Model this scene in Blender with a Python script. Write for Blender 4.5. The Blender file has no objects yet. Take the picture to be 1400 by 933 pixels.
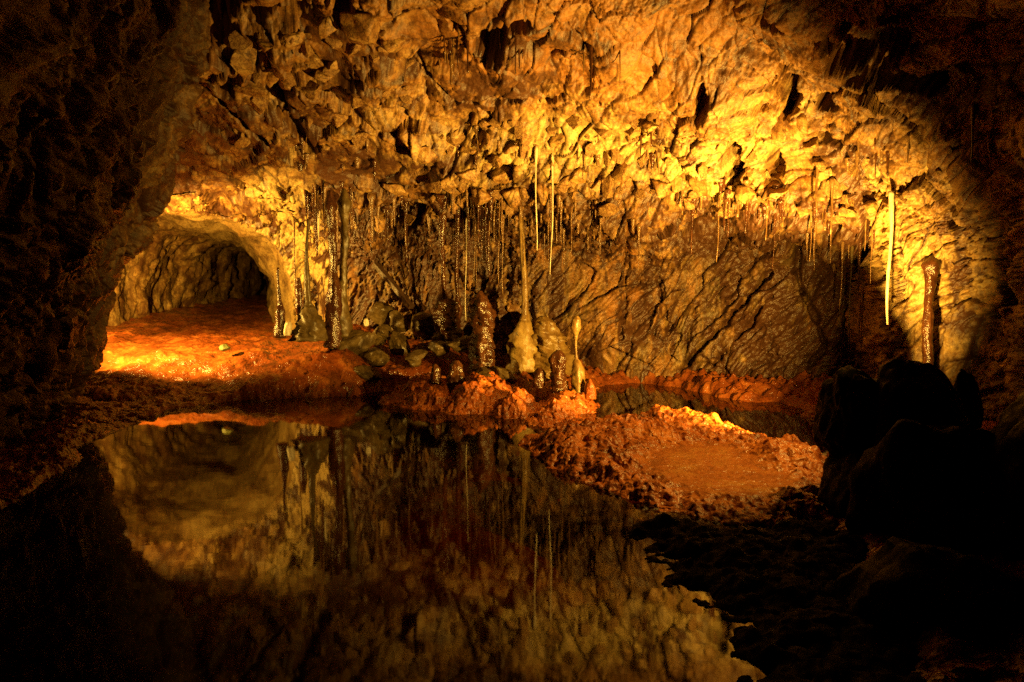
import bpy, math, random
import numpy as np
from mathutils import Vector, Matrix

random.seed(7)
RNG = np.random.default_rng(11)
sc = bpy.context.scene
COL = sc.collection

# ------------------------------------------------------------------ camera
F, CX, CY = 933.0, 700.0, 466.5          # focal length and centre in photo pixels
PITCH = math.radians(4.7)
CAMZ = 1.5
cam_d = bpy.data.cameras.new('camera')
cam_d.sensor_width = 36.0
cam_d.lens = 24.0
cam_d.clip_start = 0.05
cam_d.clip_end = 200.0
cam = bpy.data.objects.new('camera', cam_d)
cam.location = (0, 0, CAMZ)
cam.rotation_euler = (math.pi / 2 - PITCH, 0, 0)
COL.objects.link(cam)
sc.camera = cam

# ------------------------------------------------------------------ world: no daylight reaches the mine
w = bpy.data.worlds.new('World')
sc.world = w
w.use_nodes = True
w.node_tree.nodes['Background'].inputs[0].default_value = (0.0, 0.0, 0.0, 1)
w.node_tree.nodes['Background'].inputs[1].default_value = 0.0

# ------------------------------------------------------------------ unseen spots: two read off the cast shadows, three added to brighten dim places
WARM = (1.0, 0.56, 0.085)
def unseen_spot(name, loc, target, power, cone, blend, radius):
    l = bpy.data.lights.new(name, 'SPOT')
    l.energy = power
    l.color = WARM
    l.spot_size = math.radians(cone)
    l.spot_blend = blend
    l.shadow_soft_size = radius
    o = bpy.data.objects.new(name, l)
    o.location = loc
    o.rotation_euler = (Vector(target) - Vector(loc)).to_track_quat('-Z', 'Y').to_euler()
    COL.objects.link(o)
    return o
unseen_spot('unseen_spot', (3.12, 6.0, 0.32), (2.20, 9.0, 1.95), 4400, 142, 1.0, 0.07)
unseen_spot('unseen_spot', (3.60, 5.20, 3.55), (0.95, 6.1, 0.0), 1700, 54, 0.6, 0.05)  # added in the roof corner to brighten the mound
unseen_spot('unseen_spot', (2.95, 5.45, 0.84), (1.2, 10.2, 1.7), 2500, 88, 0.9, 0.03)  # added fill for the lower wall
unseen_spot('unseen_spot', (-5.62, 8.92, 1.55), (-4.0, 13.0, 0.6), 1700, 128, 0.45, 0.05)
unseen_spot('unseen_spot', (-5.70, 9.05, 1.05), (-9.1, 15.3, 1.6), 5200, 36, 0.9, 0.04)  # added narrow beam to brighten the tunnel's inner wall

# ------------------------------------------------------------------ render
vs = sc.view_settings
vs.view_transform = 'Standard'
vs.look = 'None'
vs.exposure = 0.0
vs.gamma = 1.0
vs.use_curve_mapping = False
sc.render.engine = 'CYCLES'
cy = sc.cycles
cy.use_denoising = False         # the grain of a dark long exposure stays, and so do the wet glints
cy.max_bounces = 6
cy.diffuse_bounces = 1
cy.glossy_bounces = 3
cy.transmission_bounces = 2
cy.transparent_max_bounces = 8
cy.caustics_reflective = False
cy.caustics_refractive = False
cy.sample_clamp_indirect = 0.7
cy.sample_clamp_direct = 12.0

# ================================================================== maths
_st, _ct = math.sin(PITCH), math.cos(PITCH)
def ray(px, py):
    cxx = (px - CX) / F
    cyy = -(py - CY) / F
    y = _ct + cyy * _st
    z = cyy * _ct - _st
    return np.array([cxx / y, 1.0, z / y])
def P(px, py, d):
    r = ray(px, py)
    return np.array([r[0] * d, d, r[2] * d + CAMZ])
def G(px, py, z=0.0):
    r = ray(px, py)
    d = (z - CAMZ) / r[2]
    return np.array([r[0] * d, d, z])
def project(p):
    p = np.asarray(p, dtype=np.float64)
    x, y, z = p[..., 0], p[..., 1], p[..., 2] - CAMZ
    fw = y * _ct - z * _st
    up = y * _st + z * _ct
    fw = np.where(np.abs(fw) < 1e-3, 1e-3, fw)
    return CX + F * x / fw, CY - F * up / fw

def hash3(ix, iy, iz, seed):
    h = (ix.astype(np.uint32) * np.uint32(374761393)) ^ (iy.astype(np.uint32) * np.uint32(668265263)) ^ (iz.astype(np.uint32) * np.uint32(2147483647)) ^ np.uint32((seed * 974634777) & 0xffffffff)
    h = (h ^ (h >> np.uint32(13))) * np.uint32(1274126177)
    h = (h ^ (h >> np.uint32(16))) * np.uint32(2246822519)
    return h ^ (h >> np.uint32(15))
_g = RNG.normal(size=(64, 3)); _g /= np.linalg.norm(_g, axis=1)[:, None]
GRAD = _g.astype(np.float32)
def perlin(p, seed=0):
    p = p.astype(np.float32)
    i = np.floor(p).astype(np.int32)
    f = p - i
    u = f * f * f * (f * (f * 6 - 15) + 10)
    out = np.zeros(len(p), np.float32)
    for dx in (0, 1):
        wx = u[:, 0] if dx else 1 - u[:, 0]
        for dy in (0, 1):
            wy = u[:, 1] if dy else 1 - u[:, 1]
            for dz in (0, 1):
                wz = u[:, 2] if dz else 1 - u[:, 2]
                g = GRAD[hash3(i[:, 0] + dx, i[:, 1] + dy, i[:, 2] + dz, seed) & np.uint32(63)]
                out += wx * wy * wz * (g[:, 0] * (f[:, 0] - dx) + g[:, 1] * (f[:, 1] - dy) + g[:, 2] * (f[:, 2] - dz))
    return out * 1.6
def fbm(p, octaves=4, gain=0.5, seed=0, ridged=False):
    a, s, t = 1.0, 1.0, np.zeros(len(p), np.float32)
    for o in range(octaves):
        n = perlin(p * s, seed + o * 17)
        t += a * ((1 - 2 * np.abs(n)) if ridged else n)
        a *= gain; s *= 2.03
    return t
def worley(p, seed=0):
    """F1, F2, per-cell randoms (3), offset to the cell's point"""
    p = p.astype(np.float32)
    i = np.floor(p).astype(np.int32)
    n = len(p)
    f1 = np.full(n, 9., np.float32); f2 = np.full(n, 9., np.float32)
    rid = np.zeros(n, np.uint32); off = np.zeros((n, 3), np.float32)
    for dx in (-1, 0, 1):
        for dy in (-1, 0, 1):
            for dz in (-1, 0, 1):
                h = hash3(i[:, 0] + dx, i[:, 1] + dy, i[:, 2] + dz, seed)
                fx = i[:, 0] + dx + (h & np.uint32(1023)).astype(np.float32) / 1023.
                fy = i[:, 1] + dy + ((h >> np.uint32(10)) & np.uint32(1023)).astype(np.float32) / 1023.
                fz = i[:, 2] + dz + ((h >> np.uint32(20)) & np.uint32(1023)).astype(np.float32) / 1023.
                ex, ey, ez = p[:, 0] - fx, p[:, 1] - fy, p[:, 2] - fz
                d = np.sqrt(ex * ex + ey * ey + ez * ez)
                m = d < f1
                f2 = np.where(m, f1, np.minimum(f2, d))
                f1 = np.where(m, d, f1)
                rid = np.where(m, h, rid)
                off[m, 0] = ex[m]; off[m, 1] = ey[m]; off[m, 2] = ez[m]
    r = rid * np.uint32(2654435761)
    rv = np.stack([(r & np.uint32(1023)), (r >> np.uint32(10)) & np.uint32(1023), (r >> np.uint32(20)) & np.uint32(1023)], 1).astype(np.float32) / 1023.
    return f1, f2, rv, off
def facets(p, seed=0, step=0.5, tilt=0.8, groove=0.25, gw=0.10, crack=False):
    """broken rock: every cell is a plane of its own height and tilt"""
    f1, f2, rv, off = worley(p, seed)
    h = (rv[:, 0] - .5) * step
    tv = (rv - .5) * 2 * tilt
    h = h + (off * tv[:, [1, 2, 0]]).sum(1)
    g = np.exp(-(f2 - f1) / gw)
    return (h - groove * g, g) if crack else h - groove * g
def sstep(a, b, x):
    t = np.clip((x - a) / (b - a), 0, 1)
    return t * t * (3 - 2 * t)
def rotmat(ax, ang):
    return np.array(Matrix.Rotation(ang, 3, ax), dtype=np.float32)

def cr_matrix(K, t):
    """Catmull-Rom weights of K controls at parameters t"""
    t = np.clip(np.asarray(t, float), 0, K - 1 - 1e-6)
    i = np.floor(t).astype(int); f = t - i
    W = np.zeros((len(t), K))
    b = [(-f + 2 * f**2 - f**3) / 2, (2 - 5 * f**2 + 3 * f**3) / 2, (f + 4 * f**2 - 3 * f**3) / 2, (-f**2 + f**3) / 2]
    for k in range(4):
        idx = i + k - 1
        lo, hi = idx < 0, idx > K - 1
        mid = ~(lo | hi)
        r = np.arange(len(t))
        W[r[mid], idx[mid]] += b[k][mid]
        # mirrored ends
        W[r[lo], 0] += 2 * b[k][lo]; W[r[lo], 1] -= b[k][lo]
        W[r[hi], K - 1] += 2 * b[k][hi]; W[r[hi], K - 2] -= b[k][hi]
    return W
def params(counts):
    out = []
    for i, c in enumerate(counts):
        out += list(i + np.arange(c) / c)
    return np.array(out + [len(counts)], float)

def grid_normals(p):
    du = np.gradient(p, axis=1); dv = np.gradient(p, axis=0)
    n = np.cross(du, dv)
    return n / (np.linalg.norm(n, axis=2, keepdims=True) + 1e-9)

def mesh_from(name, verts, faces, mat, parent=None, smooth=True, attrs=None):
    me = bpy.data.meshes.new(name)
    verts = np.asarray(verts, np.float32); faces = np.asarray(faces, np.int32)
    k = faces.shape[1]
    me.vertices.add(len(verts)); me.vertices.foreach_set('co', verts.ravel())
    me.loops.add(faces.size); me.loops.foreach_set('vertex_index', faces.ravel())
    me.polygons.add(len(faces))
    me.polygons.foreach_set('loop_start', np.arange(0, faces.size, k, dtype=np.int32))
    me.update(calc_edges=True)
    me.polygons.foreach_set('use_smooth', np.full(len(faces), bool(smooth)))
    if attrs:
        for an, av in attrs.items():
            a = me.attributes.new(an, 'FLOAT', 'POINT')
            a.data.foreach_set('value', np.asarray(av, np.float32))
    me.materials.append(mat)
    me.validate()
    o = bpy.data.objects.new(name, me)
    COL.objects.link(o)
    o.parent = parent
    return o
def grid_faces(nv, nu, keep=None):
    idx = np.arange(nv * nu).reshape(nv, nu)
    f = np.stack([idx[:-1, :-1], idx[:-1, 1:], idx[1:, 1:], idx[1:, :-1]], -1).reshape(-1, 4)
    if keep is not None:
        f = f[keep[f].all(1)]
    return f
def compact(verts, faces, attrs=None):
    used = np.unique(faces)
    m = np.full(len(verts), -1, np.int64); m[used] = np.arange(len(used))
    at = {k: v[used] for k, v in attrs.items()} if attrs else None
    return verts[used], m[faces], at
def tag(o, label=None, cat=None, group=None, kind=None):
    if label: o['label'] = label
    if cat: o['category'] = cat
    if group: o['group'] = group
    if kind: o['kind'] = kind
    return o

# ================================================================== materials
def new_mat(name):
    m = bpy.data.materials.new(name); m.use_nodes = True
    nt = m.node_tree
    return m, nt, nt.nodes['Principled BSDF']
def N(nt, t, **kw):
    n = nt.nodes.new(t)
    for k, v in kw.items(): setattr(n, k, v)
    return n
def noise(nt, vec, scale, detail=6, rough=0.6, dist=0.0):
    n = N(nt, 'ShaderNodeTexNoise')
    n.inputs['Scale'].default_value = scale; n.inputs['Detail'].default_value = detail
    n.inputs['Roughness'].default_value = rough; n.inputs['Distortion'].default_value = dist
    nt.links.new(vec, n.inputs['Vector'])
    return n.outputs['Fac']
def ramp(nt, fac, stops, interp='LINEAR'):
    r = N(nt, 'ShaderNodeValToRGB'); r.color_ramp.interpolation = interp
    el = r.color_ramp.elements
    while len(el) > 1: el.remove(el[-1])
    el[0].position = stops[0][0]; el[0].color = (*stops[0][1], 1)
    for p, c in stops[1:]:
        e = el.new(p); e.color = (*c, 1)
    nt.links.new(fac, r.inputs[0])
    return r.outputs[0]
def gramp(nt, fac, a, b, va=0.0, vb=1.0):
    r = N(nt, 'ShaderNodeMapRange'); r.clamp = True
    r.inputs[1].default_value = a; r.inputs[2].default_value = b; r.inputs[3].default_value = va; r.inputs[4].default_value = vb
    nt.links.new(fac, r.inputs[0]); return r.outputs[0]
def mixc(nt, fac, a, b):
    m = N(nt, 'ShaderNodeMix', data_type='RGBA')
    if isinstance(fac, float): m.inputs[0].default_value = fac
    else: nt.links.new(fac, m.inputs[0])
    for s, v in ((6, a), (7, b)):
        if isinstance(v, tuple): m.inputs[s].default_value = (*v, 1)
        else: nt.links.new(v, m.inputs[s])
    return m.outputs[2]
def math_n(nt, op, a, b):
    m = N(nt, 'ShaderNodeMath', operation=op)
    for s, v in ((0, a), (1, b)):
        if isinstance(v, (int, float)): m.inputs[s].default_value = v
        else: nt.links.new(v, m.inputs[s])
    return m.outputs[0]
def attr(nt, name):
    a = N(nt, 'ShaderNodeAttribute'); a.attribute_name = name
    return a.outputs['Fac']
def mapping(nt, vec, rot=(0, 0, 0), scale=(1, 1, 1)):
    m = N(nt, 'ShaderNodeMapping')
    m.inputs['Rotation'].default_value = rot; m.inputs['Scale'].default_value = scale
    nt.links.new(vec, m.inputs['Vector']); return m.outputs[0]
def bump(nt, heights, bsdf):
    prev = None
    for h, strength, dist in heights:
        b = N(nt, 'ShaderNodeBump')
        b.inputs['Strength'].default_value = strength; b.inputs['Distance'].default_value = dist
        nt.links.new(h, b.inputs['Height'])
        if prev is not None: nt.links.new(prev, b.inputs['Normal'])
        prev = b.outputs[0]
    nt.links.new(prev, bsdf.inputs['Normal'])

def rock_material(name):
    """weathered calcite-stained rock; attributes brown, olive, orange, pale are mineral tones, partly painted light and shade"""
    m, nt, b = new_mat(name)
    co = N(nt, 'ShaderNodeTexCoord').outputs['Object']
    big = noise(nt, co, 0.9, 5, 0.6, 0.2)
    med = noise(nt, co, 3.6, 10, 0.72, 0.15)
    fine = noise(nt, co, 26, 6, 0.7)
    strat = mapping(nt, co, (0, math.radians(38), 0), (9.0, 4.0, 1.3))
    streak = noise(nt, strat, 1.0, 8, 0.65, 0.5)
    base = ramp(nt, med, [(0.36, (0.045, 0.018, 0.005)), (0.45, (0.17, 0.070, 0.015)), (0.52, (0.34, 0.175, 0.042)), (0.62, (0.52, 0.34, 0.105))])
    base = mixc(nt, gramp(nt, big, 0.42, 0.62, 0.0, 0.55), base, (0.33, 0.165, 0.045))
    speck = noise(nt, co, 11, 10, 0.75)
    base = mixc(nt, gramp(nt, speck, 0.47, 0.38, 0.0, 0.8), base, (0.085, 0.036, 0.010))
    base = mixc(nt, gramp(nt, speck, 0.55, 0.66, 0.0, 0.6), base, (0.55, 0.38, 0.13))
    ed = N(nt, 'ShaderNodeTexVoronoi', feature='DISTANCE_TO_EDGE'); ed.inputs['Scale'].default_value = 3.3
    wv = N(nt, 'ShaderNodeVectorMath', operation='ADD'); nz = N(nt, 'ShaderNodeTexNoise'); nz.inputs['Scale'].default_value = 4; nz.inputs['Detail'].default_value = 6
    nt.links.new(co, nz.inputs['Vector'])
    sc_ = N(nt, 'ShaderNodeVectorMath', operation='SCALE'); sc_.inputs['Scale'].default_value = 0.5
    nt.links.new(nz.outputs['Color'], sc_.inputs[0]); nt.links.new(mapping(nt, co, (0, math.radians(30), 0), (1.6, 1.3, 0.8)), wv.inputs[0]); nt.links.new(sc_.outputs[0], wv.inputs[1])
    nt.links.new(wv.outputs[0], ed.inputs['Vector'])
    vein = math_n(nt, 'MULTIPLY', gramp(nt, ed.outputs['Distance'], 0.035, 0.0, 0.0, 0.85), gramp(nt, big, 0.42, 0.55))
    base = mixc(nt, vein, base, (0.045, 0.018, 0.006))
    # stains, with some painted light and shade among them
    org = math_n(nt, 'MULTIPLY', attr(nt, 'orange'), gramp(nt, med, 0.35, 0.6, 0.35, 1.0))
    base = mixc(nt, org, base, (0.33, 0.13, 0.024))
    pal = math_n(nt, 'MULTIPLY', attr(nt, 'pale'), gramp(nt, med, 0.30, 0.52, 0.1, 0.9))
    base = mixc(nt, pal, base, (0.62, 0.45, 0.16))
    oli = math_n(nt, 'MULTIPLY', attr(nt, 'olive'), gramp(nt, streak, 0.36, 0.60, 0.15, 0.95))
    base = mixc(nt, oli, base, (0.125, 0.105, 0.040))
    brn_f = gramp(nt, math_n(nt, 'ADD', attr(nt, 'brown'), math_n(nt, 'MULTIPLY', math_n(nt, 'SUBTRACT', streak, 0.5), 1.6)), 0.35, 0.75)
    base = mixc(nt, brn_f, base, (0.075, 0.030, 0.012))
    base = mixc(nt, gramp(nt, fine, 0.50, 0.62, 0.0, 0.6), base, (0.10, 0.042, 0.012))
    base = mixc(nt, math_n(nt, 'MULTIPLY', attr(nt, 'crack'), gramp(nt, med, 0.38, 0.5, 1.0, 0.65)), base, (0.040, 0.016, 0.005))
    nt.links.new(base, b.inputs['Base Color'])
    rough = math_n(nt, 'SUBTRACT', gramp(nt, fine, 0.3, 0.7, 0.42, 0.62), math_n(nt, 'MULTIPLY', brn_f, 0.10))
    nt.links.new(rough, b.inputs['Roughness'])
    b.inputs['Specular IOR Level'].default_value = 0.5
    bump(nt, [(streak, 0.3, 0.03), (med, 0.3, 0.03), (fine, 0.6, 0.016)], b)
    return m

def drip_material(name, lo, mid, hi, rough, scale=14, spec=0.5, vertical=True):
    m, nt, b = new_mat(name)
    co = N(nt, 'ShaderNodeTexCoord').outputs['Object']
    v = mapping(nt, co, (0, 0, 0), (1, 1, 0.35 if vertical else 1))
    a = noise(nt, v, scale, 7, 0.65, 0.6)
    c = noise(nt, co, scale * 2.6, 3, 0.5)
    nt.links.new(ramp(nt, a, [(0.30, lo), (0.50, mid), (0.68, hi)]), b.inputs['Base Color'])
    nt.links.new(gramp(nt, c, 0.3, 0.7, rough * 0.7, rough * 1.3), b.inputs['Roughness'])
    b.inputs['Specular IOR Level'].default_value = spec
    bump(nt, [(a, 0.5, 0.03), (c, 0.3, 0.016)], b)
    return m

def crust_material(name, lo, mid, hi, rough, rough_wet=None, wet_attr=False):
    m, nt, b = new_mat(name)
    co = N(nt, 'ShaderNodeTexCoord').outputs['Object']
    a = noise(nt, co, 3.0, 7, 0.65, 0.5)
    f = noise(nt, co, 24, 5, 0.6)
    vo = N(nt, 'ShaderNodeTexVoronoi'); vo.inputs['Scale'].default_value = 26
    nt.links.new(co, vo.inputs['Vector'])
    col = ramp(nt, a, [(0.30, lo), (0.50, mid), (0.66, hi)])
    col = mixc(nt, gramp(nt, f, 0.58, 0.72, 0.0, 0.7), col, lo)
    r = gramp(nt, f, 0.3, 0.7, rough * 0.75, rough * 1.25)
    if wet_attr:
        wa = attr(nt, 'wet')
        col = mixc(nt, math_n(nt, 'MULTIPLY', wa, 0.8), col, ramp(nt, noise(nt, co, 6, 6, 0.6), [(0.35, (0.16, 0.045, 0.010)), (0.5, (0.30, 0.085, 0.016)), (0.65, (0.36, 0.15, 0.035))]))
        mr = N(nt, 'ShaderNodeMix', data_type='FLOAT')
        nt.links.new(wa, mr.inputs[0]); nt.links.new(r, mr.inputs[2]); mr.inputs[3].default_value = rough_wet
        r = mr.outputs[0]
    nt.links.new(col, b.inputs['Base Color'])
    nt.links.new(r, b.inputs['Roughness'])
    b.inputs['Specular IOR Level'].default_value = 0.45
    bump(nt, [(a, 0.4, 0.05), (vo.outputs['Distance'], 0.5, 0.02), (f, 0.8, 0.014)], b)
    return m

M_ROCK = rock_material('cave_rock')
M_MUD = crust_material('ochre_mud', (0.07, 0.016, 0.004), (0.22, 0.052, 0.010), (0.35, 0.115, 0.024), 0.21)
M_CRUST = crust_material('ochre_crust', (0.09, 0.020, 0.004), (0.33, 0.080, 0.013), (0.47, 0.150, 0.028), 0.36, 0.28, True)
M_WETBROWN = drip_material('wet_brown_calcite', (0.022, 0.007, 0.003), (0.055, 0.018, 0.006), (0.12, 0.045, 0.014), 0.20, 18, 0.6)
M_STRAW = drip_material('straw_calcite', (0.07, 0.030, 0.009), (0.17, 0.085, 0.026), (0.30, 0.18, 0.07), 0.25, 20, 0.6)
M_PALE = drip_material('pale_calcite', (0.42, 0.33, 0.20), (0.60, 0.50, 0.33), (0.72, 0.63, 0.45), 0.28, 16, 0.6)
M_YELLOW = drip_material('yellow_flowstone', (0.15, 0.075, 0.02), (0.36, 0.225, 0.06), (0.48, 0.34, 0.11), 0.4, 9, 0.5)
M_OCHRE = drip_material('ochre_flowstone', (0.09, 0.04, 0.010), (0.22, 0.125, 0.032), (0.34, 0.225, 0.07), 0.35, 9, 0.5)
M_BOULDER = drip_material('olive_boulder', (0.030, 0.018, 0.006), (0.085, 0.054, 0.016), (0.15, 0.10, 0.032), 0.4, 5, 0.4, False)
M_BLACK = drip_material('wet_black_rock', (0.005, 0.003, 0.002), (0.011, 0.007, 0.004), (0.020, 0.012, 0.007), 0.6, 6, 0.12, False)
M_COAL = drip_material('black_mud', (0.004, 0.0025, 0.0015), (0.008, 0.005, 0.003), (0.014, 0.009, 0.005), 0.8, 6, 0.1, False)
M_GREEN = drip_material('green_stone', (0.05, 0.055, 0.015), (0.11, 0.115, 0.03), (0.18, 0.18, 0.06), 0.5, 12, 0.4, False)
M_WOOD = drip_material('old_timber', (0.025, 0.012, 0.006), (0.06, 0.030, 0.014), (0.10, 0.055, 0.026), 0.5, 10, 0.4)

def water_material():
    m, nt, b = new_mat('pool_water')
    nt.nodes.remove(b)
    out = nt.nodes['Material Output']
    co = N(nt, 'ShaderNodeTexCoord').outputs['Object']
    t = N(nt, 'ShaderNodeBsdfTransparent'); t.inputs[0].default_value = (0.36, 0.19, 0.065, 1)
    g = N(nt, 'ShaderNodeBsdfGlossy'); g.inputs['Roughness'].default_value = 0.04
    g.inputs[0].default_value = (1, 1, 1, 1)
    fr = N(nt, 'ShaderNodeFresnel'); fr.inputs[0].default_value = 1.33
    bp = N(nt, 'ShaderNodeBump'); bp.inputs['Strength'].default_value = 0.03; bp.inputs['Distance'].default_value = 0.02
    nt.links.new(noise(nt, mapping(nt, co, (0, 0, 0.3), (1, 1.6, 1)), 2.2, 3, 0.5), bp.inputs['Height'])
    nt.links.new(bp.outputs[0], g.inputs['Normal'])
    mx = N(nt, 'ShaderNodeMixShader')
    nt.links.new(fr.outputs[0], mx.inputs[0]); nt.links.new(t.outputs[0], mx.inputs[1]); nt.links.new(g.outputs[0], mx.inputs[2])
    nt.links.new(mx.outputs[0], out.inputs['Surface'])
    return m
M_WATER = water_material()

# ================================================================== the cave: tunnel shape
def tun(d):
    """left x, right x, crown z, floor z of the side tunnel at depth d"""
    l = np.interp(d, [8.6, 10, 12, 14, 16, 18, 20, 23, 28], [-6.9, -7.3, -8.0, -8.5, -8.9, -9.2, -9.3, -9.4, -9.7])
    r = np.interp(d, [8.6, 9.6, 10.5, 12, 14, 17, 20, 23, 28], [-1.5, -1.95, -2.45, -3.55, -4.75, -5.9, -7.0, -8.0, -8.9])
    c = np.interp(d, [8.6, 10, 12, 16, 20, 28], [2.95, 2.92, 2.84, 2.76, 2.68, 2.6])
    f = np.interp(d, [8.6, 9.2, 9.8, 10.5, 12, 15, 18, 23, 28], [0.0, 0.2, 0.42, 0.5, 0.55, 0.6, 0.75, 0.95, 1.1])
    return l, r, c, f
def tun_inside(p):
    l, r, c, f = tun(p[:, 1])
    cx, hw = (l + r) / 2, (r - l) / 2
    base = f - 0.6
    u = np.abs((p[:, 0] - cx) / hw)
    v = np.clip((p[:, 2] - base) / (c - base), 0, None)
    return (u ** 2.6 + v ** 3.2) ** (1 / 2.9)          # < 1 inside

# ================================================================== chamber wall and roof
cols = [-420, -120, 60, 200, 330, 450, 580, 700, 830, 950, 1070, 1178, 1216, 1300, 1400, 1560, 1850]
rows = {   # per column: depth at each picture height, from the foot of the wall up to the roof
    'foot': (None, [7.5, 9.3, 10.4, 10.9, 11.2, 11.6, 11.6, 10.9, 10.6, 10.1, 9.5, 9.0, 7.9, 7.4, 6.6, 5.2, 4.0]),
    'mid':  ([420]*17, [7.5, 9.3, 10.3, 10.8, 11.1, 11.5, 11.5, 10.9, 10.6, 10.2, 9.6, 9.1, 7.8, 7.35, 6.5, 5.1, 3.9]),
    'under': ([330,330,330,330,330,335,330,335,350,335,345,372,372,350,350,350,350], [7.4, 9.2, 10.1, 10.5, 10.6, 11.1, 11.3, 10.75, 10.5, 10.1, 9.5, 9.0, 7.65, 7.25, 6.45, 5.0, 3.8]),
    'lip':  ([270,270,262,262,258,270,282,284,318,275,286,318,300,290,290,290,290], [7.3, 9.0, 9.7, 9.9, 10.0, 10.5, 10.7, 10.1, 9.75, 9.1, 8.5, 7.95, 7.55, 7.15, 6.35, 4.9, 3.7]),
    'above': ([205,205,205,205,205,210,215,215,225,200,215,240,235,230,230,230,230], [6.9, 8.3, 9.0, 9.2, 9.4, 9.8, 9.9, 9.45, 9.1, 8.65, 8.05, 7.55, 7.35, 6.9, 6.1, 4.7, 3.5]),
    'c1':   ([125]*17, [6.2, 7.4, 8.0, 8.3, 8.5, 8.8, 8.8, 8.5, 8.3, 7.95, 7.45, 7.0, 6.85, 6.4, 5.7, 4.4, 3.3]),
    'c2':   ([40]*17, [5.6, 6.6, 7.1, 7.3, 7.5, 7.7, 7.7, 7.5, 7.3, 7.1, 6.75, 6.35, 6.2, 5.9, 5.3, 4.1, 3.1]),
    'c3':   ([-60]*17, [5.0, 5.9, 6.3, 6.5, 6.6, 6.75, 6.75, 6.6, 6.5, 6.3, 6.0, 5.7, 5.6, 5.3, 4.8, 3.8, 2.9]),
}
C = []
foot_p = []
for j, px in enumerate(cols):
    d = rows['foot'][1][j]
    r = ray(px, 480)
    foot_p.append((r[0] * d, d))
C.append([np.array([x, y, -0.9]) for x, y in foot_p])
C.append([np.array([x, y, 0.15]) for x, y in foot_p])
for k in ('mid', 'under', 'lip', 'above', 'c1', 'c2', 'c3'):
    pys, ds = rows[k]
    C.append([P(px, pys[j], ds[j]) for j, px in enumerate(cols)])
top = C[-1]
C.append([np.array([t[0] * 0.95, t[1] * 0.55, max(t[2], 4.3) + 0.25]) for t in top])
C.append([np.array([t[0] * 0.9, t[1] * 0.0, max(t[2], 4.3) + 0.20]) for t in top])
C.append([np.array([t[0] * 0.9, -3.5, 3.9]) for t in top])
C = np.array(C)
cu = params([10, 12, 40, 66, 76, 80, 76, 82, 78, 78, 72, 32, 58, 62, 26, 10])
cv = params([4, 62, 60, 58, 58, 70, 66, 56, 12, 8, 6])
WV, WU = cr_matrix(C.shape[0], cv), cr_matrix(C.shape[1], cu)
base = np.einsum('ri,ijk,cj->rck', WV, C, WU)
nrm = grid_normals(base)
# make normals point into the air (towards the camera side)
flip = np.sign((nrm * (np.array([0, 3.0, 1.5]) - base)).sum(2, keepdims=True)); nrm = nrm * np.where(flip == 0, 1, flip)
nv, nu = base.shape[:2]
bp = base.reshape(-1, 3); nn = nrm.reshape(-1, 3)
ppx, ppy = project(bp)
ppx = np.clip(ppx, -2000, 4000); ppy = np.clip(ppy, -3000, 2000)
b32 = bp.astype(np.float32)
warp = np.stack([fbm(b32 * 0.8 + 3, 3, seed=1), fbm(b32 * 0.8 + 17, 3, seed=2), fbm(b32 * 0.8 + 31, 3, seed=3)], 1)
q = b32 + 0.16 * warp
Rst = rotmat('Y', math.radians(-38))
qs = q @ Rst.T
low = sstep(0, 1, np.clip((ppy - 250) / 60, 0, 1))          # below the lip: sheared, slanting rock
up = 1 - low
blk = sstep(620, 520, ppx) * sstep(240, 190, ppy)           # blocky roof towards the tunnel
rm = sstep(-0.25, 0.35, fbm(b32 * 0.7 + 40, 3, 0.6, seed=11))         # where the face is broken, where it is smooth
rm2 = sstep(-0.2, 0.4, fbm(b32 * 1.3 + 60, 3, 0.6, seed=12))
Rb = rotmat('Y', math.radians(-52)) @ rotmat('Z', math.radians(20))
qb = q @ Rb.T
sm = np.zeros(len(b32), np.float32)                                   # smooth slabs among the broken rock
for sx, sy, rx, ry in [(700, 108, 120, 58), (890, 70, 110, 60), (1270, 420, 90, 110), (590, 60, 60, 40), (1150, 60, 90, 60), (480, 215, 60, 30)]:
    sm = np.maximum(sm, sstep(1.25, 0.8, np.sqrt(((ppx - sx) / rx) ** 2 + ((ppy - sy) / ry) ** 2) + 0.25 * fbm(b32 * 2, 2, seed=14)))
disp = 0.26 * fbm(q * 0.75, 3, seed=5)
disp += 0.34 * facets(q * np.array([1.15, 1.15, 1.5]), 21, 0.5, 0.55, 0.10, 0.07) * (0.40 + 0.65 * blk + 0.25 * up) * (1 - 0.45 * sm)
fh, ck1 = facets(q * np.array([3.3, 3.3, 3.9]), 22, 0.8, 0.75, 0.22, 0.05, True)
disp += 0.085 * fh * (0.18 + 0.8 * up * rm + 0.3 * blk) * (1 - 0.8 * sm)
fh, ck2 = facets(q * np.array([9., 9., 10.]), 23, 0.9, 0.9, 0.30, 0.07, True)
disp += 0.024 * fh * (0.2 + 0.9 * up * rm2) * (1 - 0.5 * sm)
beds, ck3 = facets(qb * np.array([6.5, 2.0, 1.1]), 25, 0.9, 0.45, 0.5, 0.06, True)   # slanting beds in the roof
disp += 0.060 * beds * up * (1.15 - rm)
shear, ck4 = facets(qs * np.array([4.2, 2.2, 0.9]), 24, 0.9, 0.5, 0.35, 0.07, True)
lowL = low * sstep(800, 700, ppx)
disp += 0.12 * shear * (0.15 + 0.95 * low - 0.6 * lowL)
disp += 0.07 * fbm(q * np.array([7, 7, 0.9]), 4, 0.55, seed=13, ridged=True) * lowL
disp += 0.035 * fbm(qs * np.array([16, 9, 3.5]), 3, seed=8, ridged=True) * low
disp += 0.026 * fbm(q * 6, 4, 0.6, seed=9) * (0.5 + rm2)
disp += 0.012 * fbm(q * 34, 2, 0.6, seed=10) * (0.3 + rm)
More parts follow.
